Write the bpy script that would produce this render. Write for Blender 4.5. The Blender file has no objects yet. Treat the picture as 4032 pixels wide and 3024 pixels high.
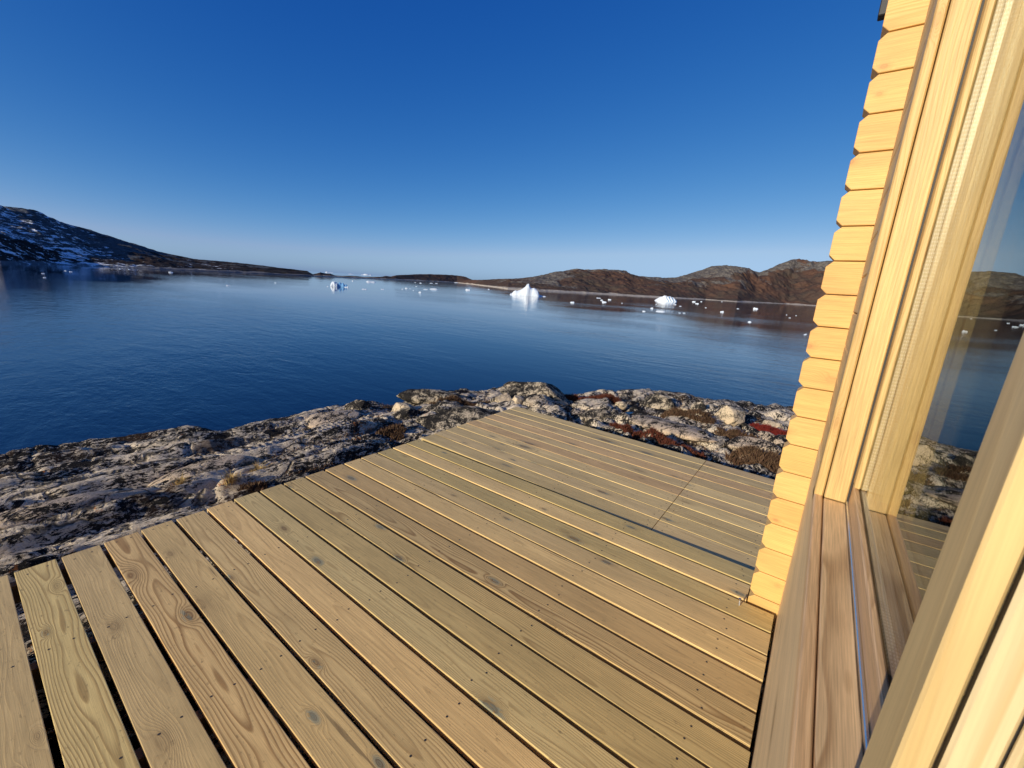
import bpy, bmesh, math, random
import numpy as np
from mathutils import Vector, Matrix
R = math.radians
random.seed(7); RNG = np.random.default_rng(11)
SC = bpy.context.scene
COL = SC.collection
SEA = -7.0

# ------------------------------------------------------------------ helpers
def link(name, me, mat=None, parent=None):
    o = bpy.data.objects.new(name, me); COL.objects.link(o)
    if mat: me.materials.append(mat)
    if parent: o.parent = parent
    return o

def tag(o, label=None, cat=None, group=None, kind=None):
    if label: o['label'] = label
    if cat: o['category'] = cat
    if group: o['group'] = group
    if kind: o['kind'] = kind
    return o

def empty(name, loc=(0, 0, 0)):
    o = bpy.data.objects.new(name, None); COL.objects.link(o); o.location = loc
    o.empty_display_size = .1
    return o

def mesh_from(name, verts, faces, smooth=False):
    me = bpy.data.meshes.new(name)
    me.from_pydata([tuple(v) for v in verts], [], [tuple(f) for f in faces]); me.update()
    if smooth: me.polygons.foreach_set('use_smooth', [True] * len(me.polygons))
    return me

def grid_mesh(name, P, smooth=True, closed=False):
    n, m, _ = P.shape
    me = bpy.data.meshes.new(name)
    idx = np.arange(n * m).reshape(n, m)
    q = np.stack([idx[:-1, :-1], idx[1:, :-1], idx[1:, 1:], idx[:-1, 1:]], -1).reshape(-1, 4)
    me.vertices.add(n * m); me.vertices.foreach_set('co', P.reshape(-1).astype(np.float32))
    me.loops.add(q.size); me.loops.foreach_set('vertex_index', q.reshape(-1).astype(np.int32))
    me.polygons.add(len(q)); me.polygons.foreach_set('loop_start', np.arange(0, q.size, 4, dtype=np.int32))
    me.update(calc_edges=True)
    me.polygons.foreach_set('use_smooth', np.full(len(q), smooth))
    return me

def box_bm(x0, x1, y0, y1, z0, z1, bevel=.002, seg=1):
    bm = bmesh.new()
    bmesh.ops.create_cube(bm, size=1)
    for v in bm.verts:
        v.co = Vector(((x0 + x1) / 2 + v.co.x * (x1 - x0), (y0 + y1) / 2 + v.co.y * (y1 - y0), (z0 + z1) / 2 + v.co.z * (z1 - z0)))
    if bevel: bmesh.ops.bevel(bm, geom=bm.edges[:], offset=bevel, segments=seg, affect='EDGES', profile=.6)
    return bm

def bm_obj(name, bm, mat, parent=None, origin=None, smooth=False):
    me = bpy.data.meshes.new(name)
    if origin is not None: bmesh.ops.translate(bm, verts=bm.verts[:], vec=-Vector(origin))
    bm.normal_update(); bm.to_mesh(me); bm.free()
    if smooth: me.polygons.foreach_set('use_smooth', [True] * len(me.polygons))
    o = link(name, me, mat, parent)
    if origin is not None: o.location = origin
    return o

def box(name, x0, x1, y0, y1, z0, z1, mat, parent=None, bevel=.002, lean=0, seg=1):
    bm = box_bm(x0, x1, y0, y1, z0, z1, bevel, seg)
    if lean:
        for v in bm.verts: v.co.x += lean * (v.co.z - 1.03)
    return bm_obj(name, bm, mat, parent, ((x0 + x1) / 2, (y0 + y1) / 2, (z0 + z1) / 2))

# numpy noise ---------------------------------------------------------------
def _h(i, j, s):
    n = (i.astype(np.int64) * 374761393 + j.astype(np.int64) * 668265263 + s * 974634777) & 0x7fffffff
    n = ((n ^ (n >> 13)) * 1274126177) & 0x7fffffff
    return ((n ^ (n >> 16)) & 0xffff) / 65535.0

def vn(x, y, s=0):
    i = np.floor(x); j = np.floor(y); u = x - i; v = y - j
    u = u * u * u * (u * (u * 6 - 15) + 10); v = v * v * v * (v * (v * 6 - 15) + 10)
    a = _h(i, j, s); b = _h(i + 1, j, s); c = _h(i, j + 1, s); d = _h(i + 1, j + 1, s)
    return (a + (b - a) * u + (c - a) * v + (a - b - c + d) * u * v) * 2 - 1

def fbm(x, y, s=0, o=4, g=.5):
    t = 0; a = 1; n = 0
    for k in range(o):
        t = t + a * vn(x * 2 ** k + 17.3 * k, y * 2 ** k - 9.1 * k, s + k); n += a; a *= g
    return t / n

def worley(x, y, s=0):
    i = np.floor(x); j = np.floor(y)
    f1 = np.full(x.shape, 9.); f2 = np.full(x.shape, 9.); idv = np.zeros(x.shape)
    for di in (-1, 0, 1):
        for dj in (-1, 0, 1):
            a = i + di; b = j + dj
            px = a + .1 + .8 * _h(a, b, s); py = b + .1 + .8 * _h(a, b, s + 5)
            d = np.hypot(px - x, py - y); c = _h(a, b, s + 9)
            new = d < f1
            f2 = np.where(new, f1, np.minimum(f2, d)); idv = np.where(new, c, idv); f1 = np.where(new, d, f1)
    return f1, f2, idv

def sstep(a, b, x):
    t = np.clip((x - a) / (b - a), 0, 1); return t * t * (3 - 2 * t)

# node helpers ---------------------------------------------------------------
class NT:
    def __init__(s, name):
        s.m = bpy.data.materials.new(name); s.m.use_nodes = True
        s.t = s.m.node_tree; s.t.nodes.clear(); s.L = s.t.links
    def n(s, typ, ins=None, **kw):
        nd = s.t.nodes.new(typ)
        for k, v in kw.items(): setattr(nd, k, v)
        for k, v in (ins or {}).items(): s.put(nd.inputs[k], v)
        return nd
    def put(s, sock, v):
        if isinstance(v, bpy.types.NodeSocket): s.L.new(v, sock)
        else: sock.default_value = v
    def math(s, op, a, b=0., c=None, clamp=False):
        nd = s.n('ShaderNodeMath', {0: a, 1: b}, operation=op, use_clamp=clamp)
        if c is not None: s.put(nd.inputs[2], c)
        return nd.outputs[0]
    def vmul(s, v, k):
        return s.n('ShaderNodeVectorMath', {0: v, 1: k}, operation='MULTIPLY').outputs[0]
    def vadd(s, v, k):
        return s.n('ShaderNodeVectorMath', {0: v, 1: k}, operation='ADD').outputs[0]
    def noise(s, v, scale, detail=4, rough=.55, dist=0., out=0):
        return s.n('ShaderNodeTexNoise', {'Vector': v, 'Scale': scale, 'Detail': detail, 'Roughness': rough, 'Distortion': dist}).outputs[out]
    def ramp(s, f, stops, interp='LINEAR'):
        r = s.n('ShaderNodeValToRGB', {'Fac': f}); cr = r.color_ramp; cr.interpolation = interp
        while len(cr.elements) < len(stops): cr.elements.new(.5)
        for e, (p, c) in zip(cr.elements, stops):
            e.position = p; e.color = (c, c, c, 1) if isinstance(c, (int, float)) else (*c, 1)
        return r.outputs[0]
    def mix(s, f, a, b, mode='MIX'):
        nd = s.n('ShaderNodeMix', data_type='RGBA', blend_type=mode)
        s.put(nd.inputs[0], f)
        for i, v in ((6, a), (7, b)):
            s.put(nd.inputs[i], v if isinstance(v, bpy.types.NodeSocket) else (*v, 1) if len(v) == 3 else v)
        return nd.outputs[2]
    def bump(s, h, strength=.3, dist=.01, normal=None):
        nd = s.n('ShaderNodeBump', {'Height': h, 'Strength': strength, 'Distance': dist})
        if normal is not None: s.put(nd.inputs['Normal'], normal)
        return nd.outputs[0]
    def pbsdf(s, col, rough=.7, normal=None, spec=.5, **ins):
        b = s.n('ShaderNodeBsdfPrincipled', {'Base Color': col if isinstance(col, bpy.types.NodeSocket) else (*col, 1), 'Roughness': rough, 'Specular IOR Level': spec})
        if normal is not None: s.put(b.inputs['Normal'], normal)
        for k, v in ins.items(): s.put(b.inputs[k], v)
        s.out(b.outputs[0]); return s.m
    def out(s, sh):
        s.n('ShaderNodeOutputMaterial', {'Surface': sh})

def wood(name, light, dark, axis='X', ring=.0075, tints=None, knots=(.45, .17), knot_col=(.12, .06, .025), stain=None,
         ringamt=.75, rough=.6, fibre=.25, knotgate=.45, spec=.35, weather=0., lum=.18, streak=.45):
    """flat-sawn softwood: rings of a wandering pith under the board, bent round knots"""
    T = NT(name)
    co = T.n('ShaderNodeTexCoord').outputs['Object']
    rnd = T.n('ShaderNodeObjectInfo').outputs['Random']
    sp = T.n('ShaderNodeSeparateXYZ', {0: co})
    idx = {'X': (0, 1, 2), 'Y': (1, 0, 2), 'Z': (2, 1, 0)}[axis]
    l, a, b = (sp.outputs[i] for i in idx)
    l = T.math('ADD', l, T.math('MULTIPLY', rnd, 91.7))
    v = T.n('ShaderNodeCombineXYZ', {0: l, 1: a, 2: b}).outputs[0]
    wob = T.n('ShaderNodeTexNoise', {'Vector': T.vmul(v, (1.1, 4.5, 4.5)), 'Scale': 1.0, 'Detail': 2.0, 'Roughness': .5}).outputs['Color']
    wv = T.n('ShaderNodeVectorMath', {0: wob, 1: (.5, .5, .5)}, operation='SUBTRACT').outputs[0]
    ws = T.n('ShaderNodeSeparateXYZ', {0: wv})
    # knots
    kv = T.n('ShaderNodeCombineXYZ', {0: T.math('DIVIDE', l, knots[0]), 1: T.math('ADD', T.math('DIVIDE', T.math('ADD', a, b), knots[1]), T.math('MULTIPLY', rnd, 57.)), 2: 0.}).outputs[0]
    kd = T.n('ShaderNodeVectorMath', {0: kv, 1: T.vmul(wv, (.25, .25, .25))}, operation='ADD').outputs[0]
    vo = T.n('ShaderNodeTexVoronoi', {'Vector': kd, 'Scale': 1.0, 'Randomness': .9}, feature='F1', voronoi_dimensions='2D')
    vcol = T.n('ShaderNodeSeparateXYZ', {0: vo.outputs['Color']})
    d = T.math('MULTIPLY', vo.outputs['Distance'], T.math('ADD', .75, T.math('MULTIPLY', vcol.outputs[2], 1.5)))
    gate = T.math('GREATER_THAN', T.n('ShaderNodeSeparateXYZ', {0: vo.outputs['Color']}).outputs[0], knotgate)
    kb = T.math('MULTIPLY', gate, T.math('POWER', 2.718, T.math('MULTIPLY', T.math('MULTIPLY', d, d), -28.)))
    # ring radius
    pa = T.math('ADD', T.math('ADD', a, T.math('MULTIPLY', ws.outputs[0], .09)), T.math('MULTIPLY', T.math('SUBTRACT', rnd, .5), .1))
    pb = T.math('ADD', T.math('ADD', b, T.math('MULTIPLY', ws.outputs[1], .05)), .055)
    r = T.math('SQRT', T.math('ADD', T.math('MULTIPLY', pa, pa), T.math('MULTIPLY', pb, pb)))
    r = T.math('ADD', r, T.math('MULTIPLY', kb, .034))
    ph = T.math('FRACT', T.math('DIVIDE', r, ring))
    late = T.ramp(ph, [(0, 0), (.45, .12), (.82, 1), (.9, .9), (1, 0)])
    fib = T.noise(T.vmul(v, (9, 420, 420)), 1.0, 3, .6)
    blot = T.noise(T.vmul(v, (1.6, 9, 9)), 1.0, 3, .6)
    col = T.mix(T.math('MULTIPLY', late, T.math('MULTIPLY', T.math('MULTIPLY', ringamt, T.math('ADD', .22, T.math('MULTIPLY', T.math('POWER', T.math('FRACT', T.math('MULTIPLY', rnd, 13.3)), 1.8), 1.25))), T.math('ADD', .1, blot))), light, dark)
    if tints:
        n = len(tints)
        tr = T.ramp(rnd, [((i + .5) / n, c) for i, c in enumerate(tints)], 'CONSTANT')
        tr.node.color_ramp.elements[0].position = 0
        for i, e in enumerate(tr.node.color_ramp.elements): e.position = i / n
        col = T.mix(1.0, col, tr, 'MULTIPLY')
        rv = T.math('ADD', 1 - lum / 2, T.math('MULTIPLY', T.math('FRACT', T.math('MULTIPLY', rnd, 37.7)), lum))
        col = T.mix(1.0, col, T.n('ShaderNodeCombineColor', {0: rv, 1: rv, 2: rv}).outputs[0], 'MULTIPLY')
    fb = T.math('ADD', 1 - fibre / 2, T.math('MULTIPLY', T.math('SUBTRACT', fib, .5), fibre * 2.2))
    strk = T.noise(T.vmul(v, (1.4, 95, 95)), 1.0, 4, .65)
    bl = T.math('MULTIPLY', T.math('MULTIPLY', T.math('ADD', .66, T.math('MULTIPLY', blot, .68)), fb), T.math('ADD', 1 - streak * .5, T.math('MULTIPLY', strk, streak)))
    col = T.mix(1.0, col, T.n('ShaderNodeCombineColor', {0: bl, 1: bl, 2: bl}).outputs[0], 'MULTIPLY')
    if stain:
        sn = T.math('MULTIPLY', T.math('MULTIPLY', gate, T.math('GREATER_THAN', T.noise(T.vmul(v, (14, 40, 40)), 1, 3), .5)), T.ramp(d, [(0, 1), (.10, .8), (.2, 0)]))
        sn = T.math('MULTIPLY', sn, T.math('GREATER_THAN', T.n('ShaderNodeSeparateXYZ', {0: vo.outputs['Color']}).outputs[1], .5))
        col = T.mix(T.math('MULTIPLY', sn, .75), col, stain)
    core = T.math('MULTIPLY', T.math('MULTIPLY', gate, T.math('ADD', .45, T.math('MULTIPLY', vcol.outputs[1], .75))), T.ramp(d, [(0, .62), (.05, .55), (.078, .72), (.1, .38), (.16, .2), (.30, 0)]))
    col = T.mix(core, col, knot_col)
    if weather:
        sp2 = T.noise(T.vmul(v, (30, 60, 60)), 1, 5, .7)
        col = T.mix(T.math('MULTIPLY', T.ramp(sp2, [(.6, 0), (.72, 1)]), weather), col, (.07, .045, .025))
        crack = T.noise(T.vmul(v, (1.3, 46, 46)), 1.0, 1, .5)
        ck = T.math('MULTIPLY', T.ramp(crack, [(.725, 0), (.75, 1)]), T.ramp(blot, [(.5, 0), (.6, 1)]))
        col = T.mix(T.math('MULTIPLY', ck, .6), col, (.05, .03, .018))
    hgt = T.math('ADD', T.math('MULTIPLY', late, .5), T.math('MULTIPLY', fib, .5))
    return T.pbsdf(col, rough, T.bump(hgt, .25, .0015), spec)

# ------------------------------------------------------------------ materials
M = {}
M['deck'] = wood('weathered_deck_wood', (.77, .562, .26), (.33, .195, .075), 'X', .0062,
                 tints=[(1, .97, .92), (1.02, .97, .88), (.97, .98, .84), (1.03, .95, .86), (.95, .97, .9), (1.03, .99, .92), (.98, .97, .86)],
                 stain=(.33, .43, .33), rough=.62, weather=.5, fibre=.3, knots=(.42, .15), knotgate=.6, ringamt=1.0, lum=.36)
M['deck_far'] = wood('weathered_deck_wood_greyer', (.79, .58, .285), (.39, .25, .11), 'X', .0062,
                 tints=[(1, .98, .9), (1.06, .95, .86), (1.1, .92, .84), (.99, .98, .88), (.97, .96, .84), (1, .96, .9)],
                 stain=(.33, .43, .33), rough=.6, weather=.5, fibre=.35, knots=(.5, .15), knotgate=.62, lum=.34, ringamt=.9)
M['log'] = wood('yellow_log_wood', (.76, .46, .155), (.62, .33, .09), 'X', .0075, tints=[(1, 1, 1), (1.02, .97, .92), (.97, 1, .97)],
                knots=(.2, .13), knot_col=(.42, .2, .07), rough=.55, fibre=.3, ringamt=.8, knotgate=.5, lum=.08)
M['log_y'] = wood('yellow_log_wood_wall', (.72, .47, .20), (.58, .35, .12), 'Y', .011, knots=(.5, .15), knot_col=(.4, .2, .07), fibre=.15, ringamt=.5)
M['jamb'] = wood('pale_frame_wood', (.76, .505, .20), (.56, .32, .09), 'Z', .0065, tints=[(1, 1, 1), (1.0, .97, .92)], knots=(.32, .085), knot_col=(.34, .15, .05), rough=.5, fibre=.34, ringamt=.9, knotgate=.2, lum=.08)
M['mull'] = wood('yellow_mullion_wood', (.74, .53, .24), (.56, .31, .08), 'Z', .02, knots=(.7, .15), knot_col=(.36, .19, .06), rough=.5, fibre=.12, ringamt=.8)
M['cream'] = wood('cream_board_wood', (.70, .55, .31), (.52, .34, .15), 'Z', .011, knots=(.9, .3), rough=.5, fibre=.12, ringamt=.9, knotgate=.8)
M['sill'] = wood('sill_wood', (.86, .58, .30), (.34, .17, .065), 'Y', .0045, tints=[(1, 1, 1), (1.02, .96, .92)], knots=(.24, .08), knot_col=(.3, .15, .07), streak=.25, rough=.42, fibre=.4, ringamt=1.5, knotgate=.97, lum=.06)

M['front'] = wood('window_skirt_wood', (.84, .61, .33), (.66, .43, .22), 'Y', .013, knots=(.9, .2), rough=.45, fibre=.3, ringamt=.8, knotgate=.7)
def plain(name, col, rough=.5, metal=0., bump=0., scale=200):
    T = NT(name); co = T.n('ShaderNodeTexCoord').outputs['Object']
    n = T.noise(co, scale, 4)
    c = T.mix(T.math('MULTIPLY', n, .5), col, tuple(x * .6 for x in col))
    return T.pbsdf(c, rough, T.bump(n, bump, .002) if bump else None, Metallic=metal)
M['steel'] = plain('screw_steel', (.55, .53, .5), .35, .9)
M['screw'] = plain('screw_head_dark', (.07, .06, .05), .5, .3)
M['black'] = plain('black_roofing', (.02, .02, .022), .6)
M['joist'] = plain('joist_wood_dark', (.22, .15, .08), .8, 0, .3, 40)
M['strip'] = plain('metal_weather_strip', (.75, .76, .78), .22, .95)
M['interior'] = plain('interior_panel_wood', (.16, .12, .075), .75, 0, .2, 12)
M['slot'] = plain('dark_slot_fill', (.025, .022, .02), .6)  # near-black fill, the shade of open gaps given as colour

def spacer_mat():
    T = NT('perforated_aluminium_spacer'); co = T.n('ShaderNodeTexCoord').outputs['Object']
    sp = T.n('ShaderNodeSeparateXYZ', {0: co})
    s = T.math('ADD', sp.outputs[1], sp.outputs[2])
    a = T.math('LESS_THAN', T.math('FRACT', T.math('MULTIPLY', s, 110.)), .45)
    b = T.math('LESS_THAN', T.math('FRACT', T.math('MULTIPLY', T.math('ADD', sp.outputs[0], .5), 240.)), .6)
    h = T.math('MULTIPLY', a, b)
    c = T.mix(h, (.62, .58, .5), (.9, .88, .82))
    return T.pbsdf(c, .38, T.bump(h, .8, .001), Metallic=.55)
M['spacer'] = spacer_mat()

def glass_mat():
    T = NT('window_glass')
    geo = T.n('ShaderNodeNewGeometry')
    fr = T.n('ShaderNodeFresnel', {'IOR': 1.72}).outputs[0]
    f = T.math('MULTIPLY', fr, T.math('SUBTRACT', 1.0, geo.outputs['Backfacing']), clamp=True)
    tr = T.n('ShaderNodeBsdfTransparent', {'Color': (.86, .89, .87, 1)}).outputs[0]
    gl = T.n('ShaderNodeBsdfGlossy', {'Color': (.95, .95, .92, 1), 'Roughness': 0.0}).outputs[0]
    T.out(T.n('ShaderNodeMixShader', {0: f, 1: tr, 2: gl}).outputs[0]); return T.m
M['glass'] = glass_mat()

def rock_mat(name, pale=(.62, .53, .40), lichen=.5, veg=True, scale=1.0, stretch=(1.0, .38, 1.0), co='Object'):
    T = NT(name); c0 = T.n('ShaderNodeTexCoord').outputs[co]
    if co == 'Object': pass
    warp = T.n('ShaderNodeTexNoise', {'Vector': c0, 'Scale': 2.2 * scale, 'Detail': 3.}).outputs['Color']
    p = T.vadd(c0, T.vmul(warp, (.25, .25, .25)))
    ps = T.vmul(p, stretch)
    n1 = T.noise(ps, 36 * scale, 8, .78)
    n2 = T.noise(p, 1.1 * scale, 4, .6)
    n3 = T.noise(p, 70 * scale, 4, .7)
    n4 = T.noise(ps, 5 * scale, 6, .65)
    col = T.mix(T.ramp(n2, [(.3, 0), (.7, 1)]), pale, (pale[0] * .95, pale[1] * .84, pale[2] * .75))
    col = T.mix(T.ramp(n3, [(.35, 0), (.7, 1)]), col, tuple(x * 1.35 for x in pale))
    # black lichen crust: threshold shifts with the large patches
    thr = T.math('ADD', n1, T.math('MULTIPLY', T.math('SUBTRACT', T.math('ADD', T.math('MULTIPLY', n2, .5), T.math('MULTIPLY', n4, .5)), .5), 1.25))
    lm = T.ramp(thr, [(.498 + .2 * (lichen - .5), 1), (.525 + .2 * (lichen - .5), 0)])
    lm = T.math('MULTIPLY', lm, T.ramp(n3, [(.5, 1), (.75, .9)]))
    n5 = T.noise(ps, 62 * scale, 5, .7)
    fine = T.math('MULTIPLY', T.ramp(n5, [(.40, 1), (.46, 0)]), T.ramp(n4, [(.35, .25), (.6, .95)]))
    lm = T.math('MAXIMUM', lm, T.math('MULTIPLY', fine, .2 + lichen))
    vc = T.n('ShaderNodeTexVoronoi', {'Vector': T.vadd(T.vmul(p, (1.5 * scale, .62 * scale, 1.5 * scale)), T.vmul(T.n('ShaderNodeTexNoise', {'Vector': p, 'Scale': 3.5 * scale, 'Detail': 5.}).outputs['Color'], (.5, .5, .5))), 'Scale': 1.3}, feature='DISTANCE_TO_EDGE').outputs['Distance']
    crack = T.math('MULTIPLY', T.ramp(vc, [(0, 1), (.018, .8), (.05, 0)]), T.ramp(n2, [(.42, .0), (.55, 1)]))
    lm = T.math('MAXIMUM', lm, T.math('MULTIPLY', crack, .9))
    col = T.mix(lm, col, (.016, .015, .015))
    # orange lichen and brown moss
    o = T.math('MULTIPLY', T.ramp(T.noise(p, 2.3 * scale, 2), [(.66, 0), (.70, 1)]), T.ramp(T.noise(p, 26 * scale, 3), [(.56, 0), (.62, 1)]))
    col = T.mix(T.math('MULTIPLY', o, .8), col, (.42, .15, .045))
    if veg:
        mm = T.math('MULTIPLY', T.ramp(T.noise(p, .8 * scale, 3), [(.58, 0), (.66, 1)]), T.ramp(n4, [(.4, 0), (.55, 1)]))
        col = T.mix(T.math('MULTIPLY', mm, .7), col, (.085, .045, .025))
    h = T.math('ADD', T.math('MULTIPLY', n1, 1.0), T.math('MULTIPLY', n3, .35))
    h = T.math('ADD', h, T.math('MULTIPLY', n4, 1.2))
    h = T.math('SUBTRACT', h, T.math('MULTIPLY', crack, 1.6))
    return T.pbsdf(col, .9, T.bump(h, .6, .04 / scale), .03)
M['bedrock'] = rock_mat('lichen_bedrock')
M['boulder'] = rock_mat('boulder_grey', (.52, .44, .32), .62, False, 1.6, (1, 1, 1))
M['boulder_pale'] = rock_mat('boulder_pale', (.58, .47, .32), .08, False, 2.2, (1, 1, 1))
M['slab_pink'] = rock_mat('slab_pink', (.54, .43, .31), .2, False, 1.4, (1, .5, 1))

def leaf(name, cols):
    T = NT(name); rnd = T.n('ShaderNodeNewGeometry').outputs['Random Per Island']
    n = len(cols); c = T.ramp(rnd, [(i / max(1, n - 1), k) for i, k in enumerate(cols)])
    return T.pbsdf(c, .8, None, .15)
M['red'] = leaf('red_shrub_leaves', [(.08, .024, .015), (.14, .036, .02), (.10, .045, .028), (.17, .045, .023)])
M['crimson'] = leaf('crimson_shrub_leaves', [(.12, .012, .012), (.22, .025, .02), (.16, .03, .02)])
M['brown'] = leaf('brown_heath_leaves', [(.05, .03, .018), (.11, .06, .035), (.16, .10, .055), (.08, .035, .022)])
M['straw'] = leaf('dry_grass_blades', [(.42, .26, .09), (.5, .36, .15), (.3, .17, .06)])

def hill_mat(name, snow=False):
    T = NT(name); p = T.n('ShaderNodeNewGeometry').outputs['Position']
    sp = T.n('ShaderNodeSeparateXYZ', {0: p}); z = sp.outputs[2]
    n1 = T.noise(T.vmul(p, (1, 1, 2.2)), .02, 6, .62); n2 = T.noise(T.vmul(p, (1, 1, 2.0)), .11, 5, .65); n3 = T.noise(p, .006, 4, .55)
    veg = T.mix(T.ramp(n1, [(.38, 0), (.62, 1)]), (.078, .046, .034), (.066, .050, .039))
    veg = T.mix(T.ramp(n3, [(.52, 0), (.62, 1)]), veg, (.10, .054, .036))
    n4 = T.noise(T.vmul(p, (1, 1, 2.4)), .33, 5, .7)
    rock = T.mix(T.ramp(T.math('ADD', T.math('MULTIPLY', n2, .5), T.math('MULTIPLY', n4, .5)), [(.40, 0), (.62, 1)]), (.06, .052, .047), (.18, .16, .14))
    if snow: veg = T.mix(1.0, veg, (.30, .36, .46), 'MULTIPLY')  # the hill's bluish shade multiplied into the heath colour
    at = T.n('ShaderNodeAttribute', attribute_name='rocky').outputs['Fac']
    f = T.math('ADD', at, T.math('MULTIPLY', T.math('SUBTRACT', T.math('ADD', T.math('MULTIPLY', n1, .45), T.math('ADD', T.math('MULTIPLY', n2, .3), T.math('MULTIPLY', n4, .25))), .5), 3.2))
    if snow: rock = T.mix(1.0, rock, (.6, .75, .95), 'MULTIPLY')  # same bluish shade put into the rock colour
    col = T.mix(T.ramp(f, [(.42, 0), (.58, 1)]), veg, rock)
    # bare pale rock washed by the tide
    zb = T.math('ADD', z, T.math('MULTIPLY', T.math('SUBTRACT', n1, .5), 6.5))
    col = T.mix(T.ramp(T.math('DIVIDE', T.math('SUBTRACT', zb, SEA), 20.), [(.09, 1), (.13, 0)]), col, (.40, .35, .29) if not snow else (.12, .12, .13))  # tide band also darkened for shade on the snowy hill
    if snow:
        s1 = T.noise(T.vmul(p, (1.0, .6, 2.6)), .10, 6, .74); s2 = T.noise(p, .0065, 2, .5)
        f = T.math('ADD', s1, T.math('MULTIPLY', T.math('SUBTRACT', s2, .5), .6))
        cap = T.n('ShaderNodeAttribute', attribute_name='snowy').outputs['Fac']
        f = T.math('ADD', f, T.math('MULTIPLY', T.math('SUBTRACT', cap, .62), .30))
        col = T.mix(T.ramp(f, [(.60, 0), (.64, 1)]), col, (.8, .84, .9))
    h = T.math('ADD', n1, T.math('MULTIPLY', n2, .4))
    return T.pbsdf(col, .95, T.bump(h, .7, 5.0), .1)
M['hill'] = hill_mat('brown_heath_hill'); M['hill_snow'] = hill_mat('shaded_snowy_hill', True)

def ice_mat(name, base, tint):
    T = NT(name); p = T.n('ShaderNodeTexCoord').outputs['Object']
    n = T.noise(p, .6, 5, .6)
    c = T.mix(n, base, tint)  # two ice colours mottled by noise
    return T.pbsdf(c, .55, T.bump(n, .5, .4), .3)
M['ice'] = ice_mat('white_ice', (.76, .78, .80), (.60, .70, .78))
def ice_stripe():
    T = NT('striped_ice'); p = T.n('ShaderNodeTexCoord').outputs['Object']
    sp = T.n('ShaderNodeSeparateXYZ', {0: p})
    w = T.math('ADD', T.math('MULTIPLY', sp.outputs[0], .34), T.math('ADD', T.math('MULTIPLY', sp.outputs[2], .22), T.math('MULTIPLY', T.noise(p, .25, 3), .9)))
    s = T.math('MULTIPLY', T.ramp(T.math('FRACT', w), [(.0, 0), (.4, 0), (.5, 1), (.75, 1), (.85, 0)]), T.ramp(T.math('MULTIPLY', sp.outputs[0], .05), [(0, 0), (.05, 1)]))
    c = T.mix(s, (.74, .78, .8), (.05, .17, .36))
    return T.pbsdf(c, .5, None, .3)
M['ice_stripe'] = ice_stripe()
M['ice_shaded'] = ice_mat('shaded_blue_ice', (.10, .30, .58), (.2, .42, .66))  # the iceberg's shaded side, its shade put into the blue colour

def water_mat():
    T = NT('sea_water'); p = T.n('ShaderNodeNewGeometry').outputs['Position']
    cam = T.n('ShaderNodeCameraData')
    g = T.n('ShaderNodeNewGeometry').outputs['Position']
    sp = T.n('ShaderNodeSeparateXYZ', {0: g})
    dist = T.math('SQRT', T.math('ADD', T.math('MULTIPLY', sp.outputs[0], sp.outputs[0]), T.math('MULTIPLY', sp.outputs[1], sp.outputs[1])))
    calm = T.noise(T.vmul(p, (.7, 1.5, 1)), .012, 3, .55)
    cm = T.ramp(calm, [(.38, .12), (.60, 1)])
    w1 = T.noise(T.vmul(p, (.55, 1.3, 1)), .42, 4, .55, .4)
    w2 = T.noise(T.vmul(p, (.7, 1.2, 1)), 2.1, 4, .6, .3)
    w3 = T.noise(T.vmul(p, (.35, 1.0, 1)), .075, 3, .5)
    h = T.math('ADD', T.math('MULTIPLY', w1, .16), T.math('MULTIPLY', w2, .05))
    h = T.math('ADD', h, T.math('MULTIPLY', w3, .35))
    fade = T.math('DIVIDE', 60., T.math('ADD', dist, 60.))
    bmp = T.n('ShaderNodeBump', {'Height': h, 'Strength': T.math('MULTIPLY', cm, T.math('ADD', .08, T.math('MULTIPLY', fade, .95))), 'Distance': 1.0}).outputs[0]
    dif = T.n('ShaderNodeBsdfDiffuse', {'Color': (.003, .016, .05, 1)}).outputs[0]
    rough = T.math('MULTIPLY', T.math('DIVIDE', dist, T.math('ADD', dist, 900.)), .10)
    gl = T.n('ShaderNodeBsdfGlossy', {'Color': (1, 1, 1, 1), 'Roughness': rough, 'Normal': bmp}).outputs[0]
    fr = T.n('ShaderNodeFresnel', {'IOR': 1.333, 'Normal': bmp}).outputs[0]
    T.out(T.n('ShaderNodeMixShader', {0: fr, 1: dif, 2: gl}).outputs[0]); return T.m
M['sea'] = water_mat()

# ------------------------------------------------------------------ camera, light, sky
cam_d = bpy.data.cameras.new('camera'); cam = bpy.data.objects.new('camera', cam_d); COL.objects.link(cam)
right = Vector((0.79834, 0.59913, 0.06074)); up = Vector((-0.18682, 0.15052, 0.97079)); fwd = Vector((-0.57249, 0.78637, -0.23210))
mw = Matrix((right, up, -fwd)).transposed().to_4x4(); mw.translation = Vector((0, 0, 1.5))
cam.matrix_world = mw
cam_d.sensor_width = 36; cam_d.lens = 14.709; cam_d.clip_start = .02; cam_d.clip_end = 120000
cam_d.dof.use_dof = True; cam_d.dof.focus_distance = 4.0; cam_d.dof.aperture_fstop = 11.0
SC.camera = cam

EL = R(18.5); SUNAZ = math.atan2(-.20, -.98)
sdir = Vector((math.sin(SUNAZ) * math.cos(EL), math.cos(SUNAZ) * math.cos(EL), math.sin(EL)))
sd = bpy.data.lights.new('sun', 'SUN'); sd.energy = 5.0; sd.angle = R(.53); sd.color = (1, .90, .73)
so = bpy.data.objects.new('sun', sd); COL.objects.link(so)
so.rotation_euler = (-sdir).to_track_quat('-Z', 'Y').to_euler(); so.location = (0, -30, 20)

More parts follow.
